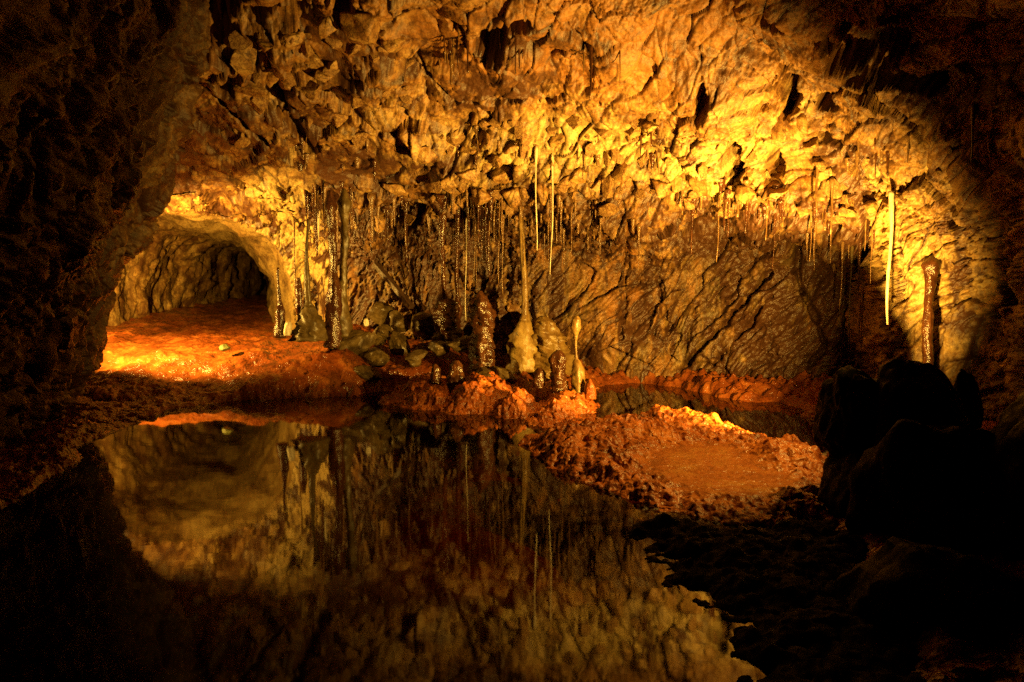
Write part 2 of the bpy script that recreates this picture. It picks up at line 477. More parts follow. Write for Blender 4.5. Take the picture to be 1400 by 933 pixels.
jm = np.exp(-(((ppx - 392) / 50) ** 2 + ((ppy - 350) / 95) ** 2))     # smooth calcite jamb of the tunnel
disp *= 1 - 0.65 * jm
# deep sockets in the roof that stay in shadow
sockets = [(1070, 142, 17, 30, .55), (962, 128, 11, 20, .45), (1122, 152, 12, 12, .4), (1004, 228, 12, 32, .55), (1050, 238, 12, 22, .4),
           (668, 66, 22, 26, .45), (706, 38, 16, 12, .35), (625, 38, 14, 12, .35), (1180, 340, 7, 36, .35),
           (292, 25, 30, 45, .5), (365, 18, 34, 18, .45), (405, 30, 30, 12, .4), (466, 15, 14, 30, .45), (310, 105, 14, 24, .35),
           (350, 78, 6, 16, .25), (1045, 40, 20, 14, .35), (1190, 60, 60, 34, .4), (1240, 118, 50, 16, .4), (420, 205, 26, 10, .3), (545, 12, 14, 20, .3), (1180, 100, 30, 14, .35)]
wob = fbm(b32 * 5, 3, seed=41) * 0.55
for sx, sy, rx, ry, dep in sockets:
    e = np.sqrt(((ppx - sx) / rx) ** 2 + ((ppy - sy) / ry) ** 2) + wob
    disp -= dep * sstep(1.15, 0.75, e)
# fissure lines slanting across the lower wall
for x0, y0, x1, y1, wd, dep in [(930, 505, 1052, 372, 5, .22), (965, 508, 1060, 400, 4, .14), (1098, 395, 1128, 470, 6, .22), (1082, 340, 1098, 395, 7, .25), (548, 330, 585, 285, 7, .2),
                                (700, 300, 692, 470, 5, .05), (860, 300, 850, 460, 5, .1), (1128, 470, 1095, 530, 6, .18), (898, 380, 912, 450, 4, .12), (570, 152, 690, 149, 3, .10), (690, 149, 818, 146, 3, .10), (560, 95, 618, 150, 4, .12), (650, 158, 682, 196, 3, .10),
                                (1035, 150, 1090, 190, 4, .14), (1090, 190, 1140, 206, 4, .12), (760, 30, 800, 70, 4, .10), (300, 140, 360, 190, 5, .16), (380, 150, 436, 205, 6, .2), (640, 170, 612, 245, 4, .1)]:
    tx, ty = x1 - x0, y1 - y0
    L2 = tx * tx + ty * ty
    t = np.clip(((ppx - x0) * tx + (ppy - y0) * ty) / L2, 0, 1)
    dd = np.hypot(ppx - x0 - t * tx, ppy - y0 - t * ty) + wob * 9
    disp -= dep * sstep(wd, wd * 0.3, dd)
off = (ppx < -200) | (ppx > 1700) | (ppy < -150)
wall_v = bp + nn * disp[:, None]
ti = tun_inside(wall_v)                                      # the wall rounds back into the side tunnel
wall_v[:, 1] += np.where(bp[:, 1] > 8.0, 0.75 * np.clip(1 - (ti - 0.88) / 0.45, 0, 1) ** 2, 0)

def blob(cx, cy_, rx, ry, soft=0.5):
    e = np.sqrt(((ppx - cx) / rx) ** 2 + ((ppy - cy_) / ry) ** 2) + wob * 0.7
    return sstep(1 + soft, 1 - soft, e)
n1 = fbm(b32 * 1.7, 4, 0.6, seed=51); n2 = fbm(b32 * 3.1, 4, 0.6, seed=52)
n3 = fbm((b32 * np.array([6, 6, 1.0], np.float32)), 4, 0.6, seed=53)      # vertical drip streaks
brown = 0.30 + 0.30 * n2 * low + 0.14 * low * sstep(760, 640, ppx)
lowR = sstep(900, 960, ppx) * sstep(1200, 1180, ppx) * low  # recess: dark wet rock, plus shade painted into its brown and olive
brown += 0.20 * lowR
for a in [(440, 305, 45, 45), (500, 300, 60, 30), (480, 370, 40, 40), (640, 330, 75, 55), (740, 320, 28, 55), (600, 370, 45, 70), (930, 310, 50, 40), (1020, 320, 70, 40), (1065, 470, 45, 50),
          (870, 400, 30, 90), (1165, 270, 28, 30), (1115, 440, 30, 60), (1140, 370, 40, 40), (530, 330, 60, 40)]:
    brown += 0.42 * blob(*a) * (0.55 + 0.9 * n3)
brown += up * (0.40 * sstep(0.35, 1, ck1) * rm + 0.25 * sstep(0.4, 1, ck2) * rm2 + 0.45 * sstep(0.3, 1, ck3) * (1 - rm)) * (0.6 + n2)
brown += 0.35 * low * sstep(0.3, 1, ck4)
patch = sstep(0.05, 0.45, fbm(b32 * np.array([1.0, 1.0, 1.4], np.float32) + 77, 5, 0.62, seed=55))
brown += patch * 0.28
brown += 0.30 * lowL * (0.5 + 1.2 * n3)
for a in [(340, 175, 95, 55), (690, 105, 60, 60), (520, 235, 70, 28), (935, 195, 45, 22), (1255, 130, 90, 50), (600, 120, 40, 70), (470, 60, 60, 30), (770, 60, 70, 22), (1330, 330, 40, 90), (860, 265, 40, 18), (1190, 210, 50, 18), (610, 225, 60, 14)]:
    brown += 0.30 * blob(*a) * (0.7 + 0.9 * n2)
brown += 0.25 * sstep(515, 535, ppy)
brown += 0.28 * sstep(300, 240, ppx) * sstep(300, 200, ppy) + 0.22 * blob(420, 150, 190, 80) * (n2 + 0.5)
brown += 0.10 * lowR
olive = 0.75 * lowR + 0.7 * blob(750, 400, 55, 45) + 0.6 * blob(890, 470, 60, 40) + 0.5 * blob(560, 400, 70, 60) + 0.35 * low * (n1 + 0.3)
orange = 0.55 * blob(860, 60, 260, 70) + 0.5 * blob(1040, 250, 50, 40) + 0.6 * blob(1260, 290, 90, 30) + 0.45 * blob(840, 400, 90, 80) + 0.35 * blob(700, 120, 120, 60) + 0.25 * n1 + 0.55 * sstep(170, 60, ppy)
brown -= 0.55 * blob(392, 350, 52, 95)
pale = 0.9 * blob(400, 350, 55, 110) + 0.9 * blob(960, 245, 45, 35) + 0.85 * blob(810, 212, 230, 36) + 0.45 * blob(1250, 400, 130, 140) + 0.55 * blob(370, 320, 75, 75) + 0.25 * n2  # calcite; lip band and right wall painted paler to look more brightly lit
drip = low * sstep(1200, 1150, ppx)
brown += 0.45 * drip * sstep(0.05, 0.45, n3)
orange += 0.85 * drip * np.clip(0.30 + 1.3 * fbm(b32 * np.array([4, 4, 0.7], np.float32) + 21, 4, 0.6, seed=56), 0, 1)
keep = tun_inside(wall_v) > 0.89
keep &= ~((wall_v[:, 2] < 2.2) & (ppx < 300))
faces = grid_faces(nv, nu, keep)
wall_n = nn
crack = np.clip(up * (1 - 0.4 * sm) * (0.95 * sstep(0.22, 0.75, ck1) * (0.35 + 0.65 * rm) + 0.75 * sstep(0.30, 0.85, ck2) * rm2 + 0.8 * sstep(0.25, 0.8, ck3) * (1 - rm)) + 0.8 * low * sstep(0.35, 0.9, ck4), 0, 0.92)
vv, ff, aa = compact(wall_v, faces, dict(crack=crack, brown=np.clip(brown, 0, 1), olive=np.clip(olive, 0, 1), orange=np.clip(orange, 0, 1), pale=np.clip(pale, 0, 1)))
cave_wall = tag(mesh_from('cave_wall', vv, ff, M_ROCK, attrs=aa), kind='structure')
bpy.context.view_layer.update()

def hit(obj, px, py):
    r = ray(px, py); dv = Vector(r).normalized()
    ok, loc, nor, _ = obj.ray_cast(Vector((0, 0, CAMZ)), dv)
    if not ok: return None
    return loc, (nor if nor.dot(dv) < 0 else -nor), dv

# ------------------------------------------------------------------ side tunnel
ds = np.concatenate([np.linspace(8.0, 13, 140), np.linspace(13.05, 20, 110), np.linspace(20.1, 28, 40)])
th = np.linspace(-0.02, math.pi + 0.02, 190)
l, r, c, f = tun(ds)
cxs, hw, bz = (l + r) / 2, (r - l) / 2, f - 0.6
ce = np.sign(np.cos(th)) * np.abs(np.cos(th)) ** (2 / 2.6); se = np.clip(np.abs(np.sin(th)) ** (2 / 3.2), 0, 1)
tv = np.stack([cxs[:, None] + hw[:, None] * ce[None], np.repeat(ds[:, None], len(th), 1), bz[:, None] + (c - bz)[:, None] * se[None]], -1)
tn = -grid_normals(tv)
ctr = np.stack([cxs, ds, (bz + c) / 2], -1)[:, None]
s_ = np.sign((tn * (ctr - tv)).sum(2, keepdims=True)); tn = tn * np.where(s_ == 0, 1, s_)
tp = tv.reshape(-1, 3).astype(np.float32); tnn = tn.reshape(-1, 3)
tq = tp + 0.2 * np.stack([fbm(tp + 5, 2, seed=61), fbm(tp + 9, 2, seed=62), fbm(tp + 13, 2, seed=63)], 1)
leftside = sstep(-0.1, 0.5, (cxs[:, None] - tv[..., 0]).reshape(-1) / np.repeat(hw, len(th)))
rake = tq @ rotmat('X', math.radians(32)).T           # the left wall's beds lean
td = 0.24 * fbm(tq * 0.7, 3, seed=64) + 0.075 * facets(rake * np.array([3, 2.6, 0.8]), 65, 0.9, 0.5, 0.35, 0.07) * (0.25 + leftside)
td += 0.05 * facets(tq * 2.2, 66, 0.7, 0.5, 0.1, 0.1) + 0.018 * facets(tq * 8, 67, 0.8, 0.5, 0.2, 0.1) + 0.018 * fbm(tq * 6, 4, seed=68)
tvv = tp + tnn * td[:, None]
# what stands out in front of the chamber wall is cut away
tk = np.ones(len(tvv), bool)
org = Vector((0, 0, CAMZ))
for i in np.nonzero((tvv[:, 1] < 12) & (tvv[:, 2] > -0.3))[0]:
    v = Vector(tvv[i]); dv = v - org; L = dv.length
    ok, loc, _, _ = cave_wall.ray_cast(org, dv / L)
    if ok and (loc - org).length > L + 0.06: tk[i] = False
tb = 0.22 + 0.3 * fbm(tq * 2.2, 4, seed=70) + 0.25 * leftside
fa = grid_faces(len(ds), len(th), tk)
vv, ff, aa = compact(tvv, fa, dict(brown=np.clip(tb, 0, 1), olive=np.clip(0.3 * leftside + 0.2 * fbm(tq, 3, seed=71), 0, 1), orange=np.zeros(len(tb)), pale=np.clip(0.55 * (1 - leftside) + 0.3 * fbm(tq * 1.5, 3, seed=72), 0, 1)))
tag(mesh_from('tunnel', vv, ff, M_ROCK, attrs=aa), kind='structure')

# ------------------------------------------------------------------ near left wall
edge = [(-0.7, (70, 600), 7.6), (0.0, (90, 566), 7.6), (None, (118, 490), 7.6), (None, (166, 385), 7.65), (None, (222, 284), 7.6), (None, (250, 180), 7.2), (None, (272, 60), 6.7), (None, (285, -60), 6.2)]
LW = []
inl = [0, 0, .02, .06, .12, .22, .5, 1.0]
for k, (zz, (px, py), d) in enumerate(edge):
    e = P(px, py, d)
    if zz is not None: e[2] = zz
    s = inl[k]
    row = [e + np.array([-2.4, 0.75, 0.15]), e + np.array([-0.5, 0.55, 0.05]), e]
    lean = (-5.0 - e[0])                                   # how far this height overhangs the foot (negative)
    for bx, by in [(-4.75, 6.8), (-4.40, 5.8), (-4.02, 4.7), (-3.65, 3.4), (-3.4, 2.0), (-3.3, 0.0), (-3.3, -3.0)]:
        row.append(np.array([bx - lean * (0.97 if k > 1 else 1), by + (d - 7.6) * 0.8, e[2]]))
    LW.append(row)
LW.append([p + np.array([1.6, -0.2, 0.6]) for p in LW[-1]])
LW = np.array(LW)
lu = params([20, 40, 60, 60, 56, 50, 30, 12, 6]); lv = params([8, 44, 60, 62, 60, 60, 46, 20])
lb = np.einsum('ri,ijk,cj->rck', cr_matrix(LW.shape[0], lv), LW, cr_matrix(LW.shape[1], lu))
ln = grid_normals(lb)
s_ = np.sign((ln * (np.array([0.5, 4.5, 1.2]) - lb)).sum(2, keepdims=True))
# keep one orientation for the whole sheet
if (s_ < 0).mean() > 0.5: ln = -ln
lp = lb.reshape(-1, 3).astype(np.float32); lnn = ln.reshape(-1, 3)
lq = lp + 0.25 * np.stack([fbm(lp * .9 + 5, 3, seed=81), fbm(lp * .9 + 9, 3, seed=82), fbm(lp * .9 + 13, 3, seed=83)], 1)
lr = lq @ rotmat('X', math.radians(-28)).T
ld = 0.16 * fbm(lq * 0.8, 3, seed=84) + 0.17 * facets(lr * np.array([2.2, 2.0, 0.9]), 85, 0.8, 0.5, 0.25, 0.08) + 0.08 * facets(lq * 4.2, 86, 0.8, 0.5, 0.2, 0.1) + 0.03 * facets(lq * 12, 87, 0.8, 0.5, 0.2, 0.1) + 0.04 * fbm(lq * 7, 4, seed=88)
lvv = lp + lnn * ld[:, None]
lbw = np.clip(0.62 + 0.35 * fbm(lq * 1.8, 4, seed=89), 0, 1)
tag(mesh_from('rock_wall', lvv, grid_faces(*lb.shape[:2]), M_ROCK, attrs=dict(brown=lbw, olive=np.clip(0.35 + 0.5 * fbm(lq * 1.2, 3, seed=90), 0, 1), orange=np.zeros(len(lbw)), pale=np.zeros(len(lbw)))), kind='structure')

# ================================================================== ground under and around the pool
def sd_poly(xy, poly):
    """signed distance, positive inside"""
    poly = np.asarray(poly, float)
    d2 = np.full(len(xy), 1e9); ins = np.zeros(len(xy), bool)
    for i in range(len(poly)):
        a, b = poly[i], poly[(i + 1) % len(poly)]
        e = b - a; w_ = xy - a
        t = np.clip((w_ @ e) / (e @ e + 1e-12), 0, 1)
        d2 = np.minimum(d2, ((w_ - t[:, None] * e) ** 2).sum(1))
        c1 = (a[1] <= xy[:, 1]) != (b[1] <= xy[:, 1])
        with np.errstate(divide='ignore', invalid='ignore'):
            xx = a[0] + (xy[:, 1] - a[1]) * e[0] / (e[1] if e[1] != 0 else 1e-12)
        ins ^= c1 & (xy[:, 0] < xx)
    d = np.sqrt(d2)
    return np.where(ins, d, -d)
shore_px = [(-900, 900), (-200, 800), (20, 700), (70, 668), (95, 650), (115, 622), (150, 598), (200, 580), (225, 564), (290, 553), (330, 550), (400, 546), (495, 543), (515, 536), (560, 536), (640, 542), (720, 546),
            (800, 537), (830, 529), (870, 525), (930, 532), (985, 545), (1000, 553), (1060, 551), (1110, 572), (1138, 600), (1128, 690), (1150, 800), (1200, 933), (1270, 1200)]
shore = [G(*p)[:2] for p in shore_px] + [np.array([9, 1.2]), np.array([9, 40]), np.array([-30, 40]), np.array([-30, 6])]
near_bank = [np.array(p) for p in [(-9, 1.0), (-2.5, 1.6), (-1, 1.25), (0.4, 1.2), (1.6, 1.8), (9, 1.9), (9, -6), (-9, -6)]]
gd = np.concatenate([np.linspace(-3, 2.3, 24), np.geomspace(2.35, 7, 210), np.geomspace(7.02, 12.5, 230), np.geomspace(12.6, 29, 120)])
gs = np.concatenate([np.linspace(-1.7, -0.75, 40)[:-1], np.linspace(-0.75, 0.52, 560), np.linspace(0.52, 1.6, 60)[1:]])
gx = gs[None] * np.maximum(gd, 2.4)[:, None]; gy = np.repeat(gd[:, None], len(gs), 1)
gxy = np.stack([gx.ravel(), gy.ravel()], 1)
g3 = np.concatenate([gxy, np.zeros((len(gxy), 1))], 1).astype(np.float32)
jit = 0.13 * fbm(g3 * 2.0, 5, 0.62, seed=101)
sd = np.maximum(sd_poly(gxy, shore), sd_poly(gxy, near_bank)) + jit
yy, xx = gxy[:, 1], gxy[:, 0]
gz = -0.06 + 0.30 * np.clip(sd, -1.6, 0) + 0.06 * fbm(g3 * 1.3, 3, seed=102)
rise = 0.5 + 0.5 * np.clip(fbm(g3 * 1.1 + 4, 3, seed=107) + 0.4, 0, 1)
gz = np.where(sd > 0, -0.06 + (0.05 + 0.06 * rise) * sstep(0, 0.22, sd) + 0.09 * rise * sstep(0.1, 0.9, sd), np.maximum(gz, -0.55))
land = sstep(0, 0.3, sd)
tl, tr_, tc, tf = tun(yy)
intun = sstep(-1.7, -2.7, xx - 0.0)
gz += land * intun * np.interp(yy + 0.12 * fbm(g3 * 1.4, 3, seed=111), [8.6, 9.2, 9.8, 10.5, 12, 15, 18, 23, 28], [0.0, 0.17, 0.38, 0.46, 0.50, 0.55, 0.70, 0.90, 1.05])
rub = np.exp(-(((xx + 1.55) / 0.95) ** 2 + ((yy - 10.6) / 1.1) ** 2))
gz += land * 0.38 * rub
gz += land * 0.35 * sstep(10.5, 11.8, yy) * sstep(-3.2, -2.4, xx)
gz += land * (0.045 * fbm(g3 * 2.2, 4, seed=103) + 0.020 * fbm(g3 * 9, 3, 0.6, seed=104))
f1, f2, rv, of = worley(g3 * np.array([7, 11, 7], np.float32), 105)
calm = 1 - 0.75 * intun
gz += land * calm * 0.05 * (0.6 - f1)
foot_ = sstep(-0.4, 0.2, xx) * sstep(8.2, 8.8, yy)
gz += land * foot_ * (0.10 * (0.7 - f1) + 0.06 + 0.05 * fbm(g3 * 5, 4, 0.6, seed=110))
gz += land * intun * 0.022 * fbm(g3 * np.array([2.2, 9, 1], np.float32), 4, 0.6, seed=109)
f1b, _, _, _ = worley(g3 * 22, 106)
gz += (land * 0.6 + 0.4) * 0.016 * calm * (0.6 - f1b)
gz += 0.09 * sstep(0.0, 0.12, sd) * sstep(0.5, 0.12, sd) * np.clip(fbm(g3 * 1.5, 3, seed=108) + 0.15, 0, 1)   # crusted rim at the waterline
gv = np.stack([xx, yy, gz], 1)
tag(mesh_from('cave_floor', gv, grid_faces(*gx.shape), M_MUD), kind='structure')

# ------------------------------------------------------------------ water
wx = np.array([[-9, -4, 0], [9, -4, 0], [9, 12, 0], [-9, 12, 0]], float)
tag(mesh_from('pool_water', wx, [[0, 1, 2, 3]], M_WATER, smooth=False), kind='structure')

# ================================================================== crusted mounds
def mound(name, outline_px, height_fn, res, mat, label, cat, group=None, seed=1, knob=0.03, knob_s=14, out=0.12, wet_fn=None, plateau=0.25):
    poly = np.array([G(*p)[:2] for p in outline_px])
    lo, hi = poly.min(0) - out - .05, poly.max(0) + out + .05
    nx, ny = int((hi[0] - lo[0]) / res), int((hi[1] - lo[1]) / res)
    X, Y = np.meshgrid(np.linspace(lo[0], hi[0], nx), np.linspace(lo[1], hi[1], ny))
    xy = np.stack([X.ravel(), Y.ravel()], 1)
    p3 = np.concatenate([xy, np.zeros((len(xy), 1))], 1).astype(np.float32)
    d = sd_poly(xy, poly) + 0.09 * fbm(p3 * 3.2, 4, 0.6, seed=seed)
    px, py = project(p3)
    h = height_fn(px, py, xy)
    z = h * sstep(0, plateau, d) - 0.22 * sstep(0.02, -out, d)
    wet = wet_fn(px, py, p3) if wet_fn else np.zeros(len(xy))
    dry = 1 - wet
    k1, k2, _, _ = worley(p3 * knob_s, seed + 3)
    k3, _, _, _ = worley(p3 * knob_s * 2.3, seed + 4)
    lift = sstep(-0.05, 0.08, d) * (dry + (1 - dry) * 0.22)
    z = z + lift * (knob * (0.75 - k1) * 1.6 + knob * 0.55 * (0.7 - k3)) + lift * 0.05 * fbm(p3 * 4.5, 4, 0.6, seed=seed + 5)
    # sideways swelling so knobs overhang a little
    sx = 0.018 * fbm(p3 * 16, 2, seed=seed + 6) * lift; sy = 0.018 * fbm(p3 * 16 + 7, 2, seed=seed + 7) * lift
    v = np.stack([xy[:, 0] + sx, xy[:, 1] + sy, z], 1)
    fa = grid_faces(ny, nx, d > -out)
    vv, ff, aa = compact(v, fa, dict(wet=wet))
    ctr = np.array([poly[:, 0].mean(), poly[:, 1].mean(), 0.0])
    o = mesh_from(name, vv - ctr, ff, mat, attrs=aa)
    o.location = ctr
    tag(o, label, cat, group)
    return o
def gau(px, py, cx, cy_, rx, ry): return np.exp(-(((px - cx) / rx) ** 2 + ((py - cy_) / ry) ** 2))
basin_px = [(868, 648), (895, 628), (940, 618), (1000, 620), (1040, 640), (1075, 662), (1110, 676), (1060, 690), (1010, 697), (950, 688), (900, 672)]
basin = np.array([G(*p)[:2] for p in basin_px])
def basin_in(px, py, p3):
    return sstep(-0.10, 0.14, sd_poly(p3[:, :2].astype(float), basin) + 0.03 * fbm(p3 * 5, 3, seed=7))
def h_main(px, py, xy):
    h = 0.075 + 0.13 * gau(px, py, 835, 612, 70, 26) + 0.15 * gau(px, py, 930, 594, 60, 14) + 0.10 * gau(px, py, 1070, 636, 60, 16) + 0.05 * gau(px, py, 770, 620, 40, 20) - 0.03 * sstep(660, 690, py)
    p3 = np.concatenate([xy, np.zeros((len(xy), 1))], 1).astype(np.float32)
    b = basin_in(px, py, p3)
    return h * (1 - b) + (0.070 + 0.02 * sstep(660, 630, py)) * b
mound('rimstone_mound', [(712, 604), (735, 596), (770, 606), (808, 592), (850, 588), (905, 580), (960, 584), (1010, 590), (1050, 606), (1120, 618), (1150, 645), (1145, 712), (1080, 716), (1010, 720), (955, 708), (900, 696), (858, 686), (820, 668), (790, 655), (755, 644), (725, 622)],
      h_main, 0.0085, M_CRUST, 'large orange crusted rimstone mound holding a shallow puddle in the pool', 'rock mound', seed=201, knob=0.028, knob_s=11, wet_fn=basin_in)
def flat(h): return lambda px, py, xy: np.full(len(px), h)
mound('shore_crust', [(520, 551), (560, 560), (600, 562), (628, 560), (640, 545), (630, 530), (560, 532), (530, 542)], flat(0.22), 0.010, M_CRUST,
      'orange crusted shore ledge carrying the smallest dark wet stalagmite', 'rock mound', seed=211, knob=0.03, knob_s=15, plateau=0.4)
mound('shore_crust', [(585, 560), (620, 568), (680, 566), (712, 556), (725, 540), (690, 528), (630, 530), (605, 545)], flat(0.30), 0.010, M_CRUST,
      'fan shaped orange crust mound below the tall wet brown stalagmite', 'rock mound', seed=221, knob=0.03, knob_s=15, plateau=0.5)
mound('shore_crust', [(668, 566), (690, 574), (722, 572), (738, 560), (722, 550), (690, 550)], flat(0.20), 0.008, M_CRUST,
      'knobbly orange calcite clump at the water edge before the yellow column', 'rock mound', seed=231, knob=0.05, knob_s=10)
mound('shore_crust', [(712, 582), (745, 584), (790, 574), (822, 558), (808, 546), (770, 544), (738, 552), (725, 568)], flat(0.17), 0.009, M_CRUST,
      'orange crust apron below the short yellow stalagmite stub', 'rock mound', seed=241, knob=0.03, knob_s=16, plateau=0.35)
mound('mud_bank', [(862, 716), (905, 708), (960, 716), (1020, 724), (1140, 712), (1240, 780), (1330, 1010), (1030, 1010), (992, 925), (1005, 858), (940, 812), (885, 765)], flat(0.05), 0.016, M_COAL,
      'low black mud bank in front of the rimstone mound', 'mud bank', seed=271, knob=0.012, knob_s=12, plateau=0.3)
mound('mud_hump', [(195, 540), (215, 545), (250, 543), (255, 530), (235, 522), (205, 524)], flat(0.26), 0.014, M_CRUST,
      'smooth orange mud hump on the tunnel bank throwing a dark shadow', 'rock mound', seed=251, knob=0.012, knob_s=14, plateau=0.3)
mound('mud_hump', [(85, 552), (140, 556), (190, 550), (195, 540), (150, 533), (95, 536)], flat(0.15), 0.014, M_MUD,
      'low glistening ochre mud rim beside the dark left wall', 'rock mound', seed=261, knob=0.03, knob_s=14, plateau=0.2)

# ================================================================== rocks
def rock_mesh(name, seed, size, planes=12, sub=4, rough=0.03, flat_=0.5):
    import bmesh
    bm = bmesh.new()
    bmesh.ops.create_icosphere(bm, subdivisions=sub, radius=1.0)
    v = np.array([x.co[:] for x in bm.verts], np.float32)
    f = np.array([[x.index for x in fc.verts] for fc in bm.faces])
    bm.free()
    rg = np.random.default_rng(seed)
    for _ in range(planes):
        n = rg.normal(size=3); n /= np.linalg.norm(n)
        t = rg.uniform(flat_, max(0.80, flat_ + 0.25))
        dd = v @ n - t
        v = v - np.clip(dd, 0, None)[:, None] * n[None] * 0.97
    v = v.astype(np.float32)
    nn_ = v / (np.linalg.norm(v, axis=1)[:, None] + 1e-6)
    v = v + nn_ * (rough * 2.2 * fbm(v * 2.2 + seed, 3, seed=seed) + rough * fbm(v * 7 + seed, 3, seed=seed + 1))[:, None]
    return (v * np.array(size)).astype(np.float32), f
def put_rock(name, px, py, d, wpx, hpx, seed, mat, label, cat='boulder', group=None, rot=(0, 0, 0), depth=0.8, planes=12, sub=4, rough=0.03, parent=None):
    c = P(px, py, d); s = d / F
    v, f = rock_mesh(name, seed, (1, 1, 1), planes, sub, rough, 0.66 if mat is M_BLACK else 0.5)
    v = v / np.abs(v).max(0)
    v = v * np.array([wpx * s / 2, wpx * s / 2 * depth, hpx * s / 2])
    o = mesh_from(name, v, f, mat, parent, smooth=mat is not M_BOULDER)
    o.location = c; o.rotation_euler = rot
    if not parent: tag(o, label, cat, group)
    return o
RG = 'boulders of the rubble pile'
put_rock('rock_slab', 480, 470, 10.0, 74, 50, 301, M_BOULDER, 'large flat olive grey slab leaning at the front of the rubble', 'boulder', RG, (0.15, -0.42, 0.2), 0.55, 16)
spec = [  # px, py, d, w, h, seed, label
    (462, 480, 10.05, 40, 28, 302, 'squat grey boulder propping up the leaning slab'),
    (520, 432, 10.9, 44, 36, 303, 'rounded olive boulder at the top of the rubble pile, before the timber prop'),
    (545, 440, 10.7, 34, 30, 304, 'pale brown boulder beside the foot of the timber prop'),
    (520, 458, 10.5, 44, 30, 305, 'broad olive boulder behind the leaning slab'),
    (548, 470, 10.4, 34, 40, 306, 'upright mossy boulder in the middle of the rubble'),
    (512, 488, 10.0, 52, 32, 307, 'dark wet boulder at the foot of the leaning slab'),
    (580, 450, 10.6, 56, 44, 308, 'large dark brown boulder under the wet twin columns'),
    (566, 492, 9.9, 30, 22, 309, 'small dark boulder on the shore below the rubble'),
    (632, 470, 9.7, 44, 20, 310, 'mossy green ledge stone below the wet brown stump'),
    (570, 486, 9.8, 34, 12, 311, 'ochre flat stone jutting over the black hollow'),
    (647, 482, 9.6, 18, 30, 312, 'small upright ochre stone beside the tall wet brown stalagmite'),
    (505, 512, 9.6, 44, 22, 313, 'reddish muddy boulder at the pool edge'),
    (600, 476, 9.9, 38, 26, 314, 'brown stone carrying the wet brown stump'),
    (447, 495, 9.8, 26, 14, 315, 'small wet dark stone on the tunnel bank mud'),
    (690, 512, 9.2, 44, 24, 316, 'brown rounded stone at the foot of the yellow column'),
    (662, 515, 9.2, 60, 26, 317, 'brown lumpy stone under the tall wet brown stalagmite'),
]
for px, py, d, wp, hp, sd_, lab in spec:
    rr = random.Random(sd_)
    mat = M_BOULDER
    put_rock('boulder', px, py, d, wp, hp, sd_, mat, lab, 'boulder', RG, (rr.uniform(-.3, .3), rr.uniform(-.4, .4), rr.uniform(0, 3)), rr.uniform(.7, 1.0), 13, 4 if wp > 30 else 3)
put_rock('stone', 308, 476, 9.75, 17, 11, 330, M_GREEN, 'small pale green stone lying on the ochre tunnel floor', 'stone', None, (0, 0.1, 0.3), 0.8, 10, 3)
put_rock('stone', 500, 441, 9.95, 9, 12, 331, M_PALE, 'tiny pale stone perched on the leaning slab', 'stone', None, (0, 0, 0), 0.8, 8, 3)
put_rock('stone', 782, 662, 5.25, 14, 14, 332, M_CRUST, 'small round orange stone in shallow water before the rimstone mound', 'stone', None, (0, 0, 0), 0.9, 6, 3, 0.02)

# dark foreground rocks on the right; the last three are added light blockers
FG = 'black rocks in the right foreground'
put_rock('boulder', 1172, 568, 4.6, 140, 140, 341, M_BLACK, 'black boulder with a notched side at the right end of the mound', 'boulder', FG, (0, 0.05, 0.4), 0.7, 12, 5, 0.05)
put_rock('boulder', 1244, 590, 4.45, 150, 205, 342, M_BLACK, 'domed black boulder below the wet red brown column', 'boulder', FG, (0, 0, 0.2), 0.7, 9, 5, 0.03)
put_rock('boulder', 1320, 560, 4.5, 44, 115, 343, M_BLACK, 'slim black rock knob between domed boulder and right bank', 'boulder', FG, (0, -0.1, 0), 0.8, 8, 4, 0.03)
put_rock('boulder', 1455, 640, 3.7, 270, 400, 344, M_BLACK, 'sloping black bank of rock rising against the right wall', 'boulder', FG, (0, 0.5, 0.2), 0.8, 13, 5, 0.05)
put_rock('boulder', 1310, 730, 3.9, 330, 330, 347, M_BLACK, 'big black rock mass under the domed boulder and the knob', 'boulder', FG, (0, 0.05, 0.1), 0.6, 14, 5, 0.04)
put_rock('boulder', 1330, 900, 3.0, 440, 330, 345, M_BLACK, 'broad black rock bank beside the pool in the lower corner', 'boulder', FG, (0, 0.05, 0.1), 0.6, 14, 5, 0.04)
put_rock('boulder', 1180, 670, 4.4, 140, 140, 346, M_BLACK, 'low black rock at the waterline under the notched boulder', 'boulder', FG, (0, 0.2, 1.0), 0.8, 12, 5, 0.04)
put_rock('boulder', 1160, 555, 6.5, 96, 92, 348, M_BLACK, 'wide added black rock behind the notched boulder, shading the lower wall', 'boulder', FG, (0, 0, 0), 0.5, 9, 4, 0.05)  # added to keep the low spot's light off the lower wall
put_rock('boulder', 1134, 560, 6.3, 40, 66, 350, M_BLACK, 'small added black rock behind the notched boulder, shading the lower wall', 'boulder', FG, (0, 0.1, 0.9), 0.8, 9, 4, 0.05)  # added to carry that light block further left

put_rock('rock_slab', 1207, 529, 5.85, 110, 22, 349, M_BLACK, 'flat added unseen slab behind the domed boulder, shading the right roof', 'boulder', FG, (0, 0, 0.35), 0.85, 10, 4, 0.05)  # added over the low spot to darken the right roof

